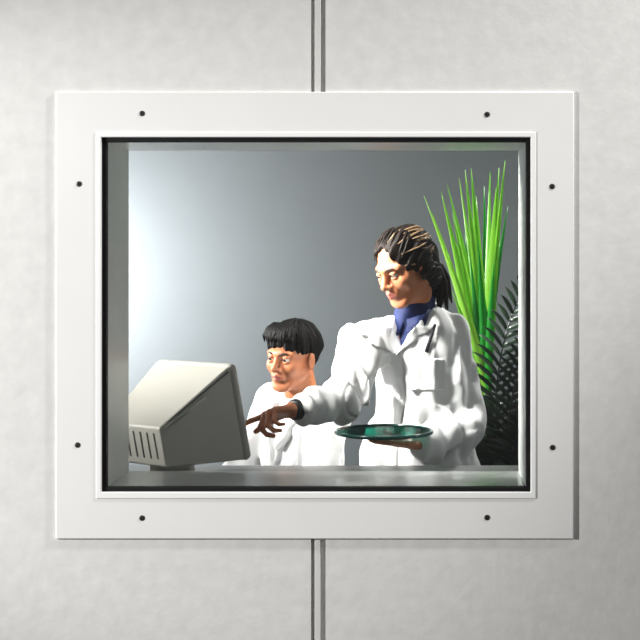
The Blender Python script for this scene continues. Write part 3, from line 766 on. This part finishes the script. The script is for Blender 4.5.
PY = 1.62
bp = at(486, 398, PY); px_, pz_ = float(bp[0]), .985
pl = empty('spiky_plant', (px_, PY, 0), label='tall bright green spiky plant rising behind the woman\'s shoulder', cat='plant')
planter(pl, px_, PY, .18, pz_)
bm = bmesh.new(); tube(bm, [(px_, PY, pz_ - .04), (px_ + .003, PY, pz_ + .01), (px_, PY, bp[2] + .03)], [.022, .020, .014], 12); obj('stalk', bm, M['stalk'], pl, True)
rs = np.random.RandomState(21)
leaves = [  # tip px, tip py, depth shift, half width, deep green?
    (424, 196, -.05, .011, 0), (432, 213, .05, .014, 0), (441, 192, -.02, .017, 0), (447, 184, .10, .012, 0), (452, 212, -.10, .016, 0), (459, 178, .06, .013, 0), (465, 170, -.06, .016, 0),
    (471, 168, -.02, .018, 0), (476, 196, .12, .013, 0), (484, 186, .06, .014, 1), (490, 172, .03, .015, 0), (496, 188, -.08, .017, 0), (499, 168, .02, .017, 0), (505, 160, -.04, .013, 0), (508, 205, .1, .012, 1),
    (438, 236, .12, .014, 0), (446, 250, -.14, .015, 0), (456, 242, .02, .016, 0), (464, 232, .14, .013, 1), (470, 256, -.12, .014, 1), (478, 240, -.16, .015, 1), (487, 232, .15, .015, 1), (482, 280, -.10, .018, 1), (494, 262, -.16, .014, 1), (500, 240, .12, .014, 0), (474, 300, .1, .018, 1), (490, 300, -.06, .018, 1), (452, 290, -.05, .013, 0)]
for tx, ty, dy, w, dk in leaves:
    tip = Vector(at(tx, ty, PY + dy)); b0 = Vector((px_ + rs.uniform(-.012, .012), PY + rs.uniform(-.012, .012), bp[2] + rs.uniform(-.06, .05)))
    mid = b0.lerp(tip, .55) + Vector(((px_ - tip.x) * .12, -dy * .2, .01))
    bm = bmesh.new(); blade(bm, [b0, b0.lerp(mid, .5) + Vector((0, 0, .02)), mid, tip], w, .30 + rs.uniform(-.15, .25), (rs.uniform(-.5, .5), -1, 0.1))
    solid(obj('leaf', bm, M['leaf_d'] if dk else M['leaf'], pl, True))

QY = 1.27
qx, qz = float(at(520, 470, QY)[0]), .70
pp = empty('potted_palm', (qx, QY, 0), label='dark feathery palm in the lower right corner of the window', cat='plant')
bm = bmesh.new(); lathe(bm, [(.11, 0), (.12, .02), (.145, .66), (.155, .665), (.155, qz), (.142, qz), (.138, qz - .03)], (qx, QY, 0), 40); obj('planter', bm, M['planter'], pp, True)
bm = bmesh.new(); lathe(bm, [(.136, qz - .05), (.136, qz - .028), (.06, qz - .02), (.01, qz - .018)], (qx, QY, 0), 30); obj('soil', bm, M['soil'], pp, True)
fronds = [  # path in pixels from the crown, depth change at tip, leaflet length, leaflets per side
    ([(506, 500), (484, 430), (492, 345), (528, 280)], -.04, .16, 20),
    ([(512, 500), (500, 440), (508, 380), (540, 320)], -.14, .15, 18),
    ([(508, 505), (490, 460), (484, 425), (480, 404)], .06, .11, 16),
    ([(516, 505), (520, 450), (538, 400), (570, 370)], .0, .16, 16),
    ([(512, 505), (502, 470), (492, 448), (478, 436)], .02, .10, 16),
    ([(514, 505), (508, 470), (512, 440), (530, 410)], -.16, .13, 16),
    ([(512, 505), (498, 470), (490, 430), (494, 400)], .14, .14, 16),
    ([(518, 505), (530, 470), (556, 440), (590, 430)], .05, .15, 14)]
for pth, dt, ll, nl in fronds:
    P = [Vector(at(a, b, QY + dt * (i / 3))) for i, (a, b) in enumerate(pth)]
    P[0] = Vector((qx + (P[0].x - qx) * .3, QY, qz - .03))
    def bez(t):
        q = list(P)
        while len(q) > 1: q = [a.lerp(b, t) for a, b in zip(q, q[1:])]
        return q[0]
    bm = bmesh.new()
    fr_ = None
    pts = [bez(i / 16) for i in range(17)]
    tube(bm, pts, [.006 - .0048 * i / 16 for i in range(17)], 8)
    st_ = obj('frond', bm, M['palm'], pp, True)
    bm = bmesh.new()
    for i in range(nl):
        t = .26 + .73 * i / (nl - 1); c = bez(t); tg = (bez(min(1, t + .02)) - bez(t - .02)).normalized()
        lft = tg.cross(Vector((0, -1, 0))).normalized(); ln = ll * (1 - .55 * abs(t - .45) / .55)
        for s in (-1, 1):
            v = (tg * .75 + lft * s * .75 + Vector((0, rs.uniform(-.45, .25), 0))).normalized()
            e = c + v * ln + Vector((0, 0, -.25 * ln)); m = c + v * ln * .5 + Vector((0, 0, .04 * ln))
            blade(bm, [c, m, e], .0075, .35, (rs.uniform(-.3, .3), -1, .2), n=6)
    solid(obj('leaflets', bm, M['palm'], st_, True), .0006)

# ================================================================== LIGHT
def area(name, loc, target, size, power, col=(1, 1, 1), sy=None, spread=180):
    L = bpy.data.lights.new(name, 'AREA'); L.energy = power; L.color = col; L.size = size
    if sy: L.shape = 'RECTANGLE'; L.size_y = sy
    L.spread = math.radians(spread)
    o = bpy.data.objects.new(name, L); COL.objects.link(o); o.location = loc
    o.rotation_euler = (Vector(target) - Vector(loc)).to_track_quat('-Z', 'Y').to_euler(); return o
def spot(name, loc, target, ang, power, blend=1.0, r=.2, col=(1, 1, 1)):
    L = bpy.data.lights.new(name, 'SPOT'); L.energy = power; L.color = col; L.spot_size = math.radians(ang); L.spot_blend = blend; L.shadow_soft_size = r
    o = bpy.data.objects.new(name, L); COL.objects.link(o); o.location = loc
    o.rotation_euler = (Vector(target) - Vector(loc)).to_track_quat('-Z', 'Y').to_euler(); return o
spot('corridor_lamp', (-4.62, -1.90, 2.08), (-.683, 0, 1.29), 29.6, 1390, .838, .06, (1, .99, .97))
spot('wall_fill_spot', (1.84, -.57, 3.51), (.487, 0, 2.493), 53.1, 410, .553, .12, (1, .985, .96))  # added spot without a known fixture, brightens the wall's upper right
area('room_key_lamp', (-2.9, .47, 2.10), (.10, .90, 1.52), .30, 33, (1, .965, .91), spread=44)
area('chest_fill_light', (-.95, .42, 2.68), (-.07, .97, 1.26), .22, 7, (1, .97, .92), spread=34)  # added fill aimed at the woman's chest, no such fixture known
area('room_wall_lamp', (-1.92, 1.68, 1.50), (-.95, 2.25, 1.35), .45, 52, (.97, .985, 1), spread=140)
area('room_back_lamp', (.9, 1.80, 2.6), (.16, 1.45, 1.55), .25, 5, (1, .97, .92), spread=42)
w = bpy.data.worlds.new('world'); C.world = w; w.use_nodes = True
bg = w.node_tree.nodes['Background']; bg.inputs[0].default_value = (1, 1, 1, 1); bg.inputs[1].default_value = .14

# ================================================================== CAMERA
cd = bpy.data.cameras.new('camera'); cam = bpy.data.objects.new('camera', cd); COL.objects.link(cam)
cam.location = (0, CAMY, CAMZ); cam.rotation_euler = (math.pi / 2, 0, 0)
cd.sensor_width = 36; cd.lens = F_PX / 640 * 36
cd.shift_x = -(VX - 320) / 640; cd.shift_y = (VY - 320) / 640
C.camera = cam
vs = C.view_settings; vs.view_transform = 'Standard'; vs.look = 'None'; vs.gamma = 1; vs.use_curve_mapping = False; vs.exposure = 0.0
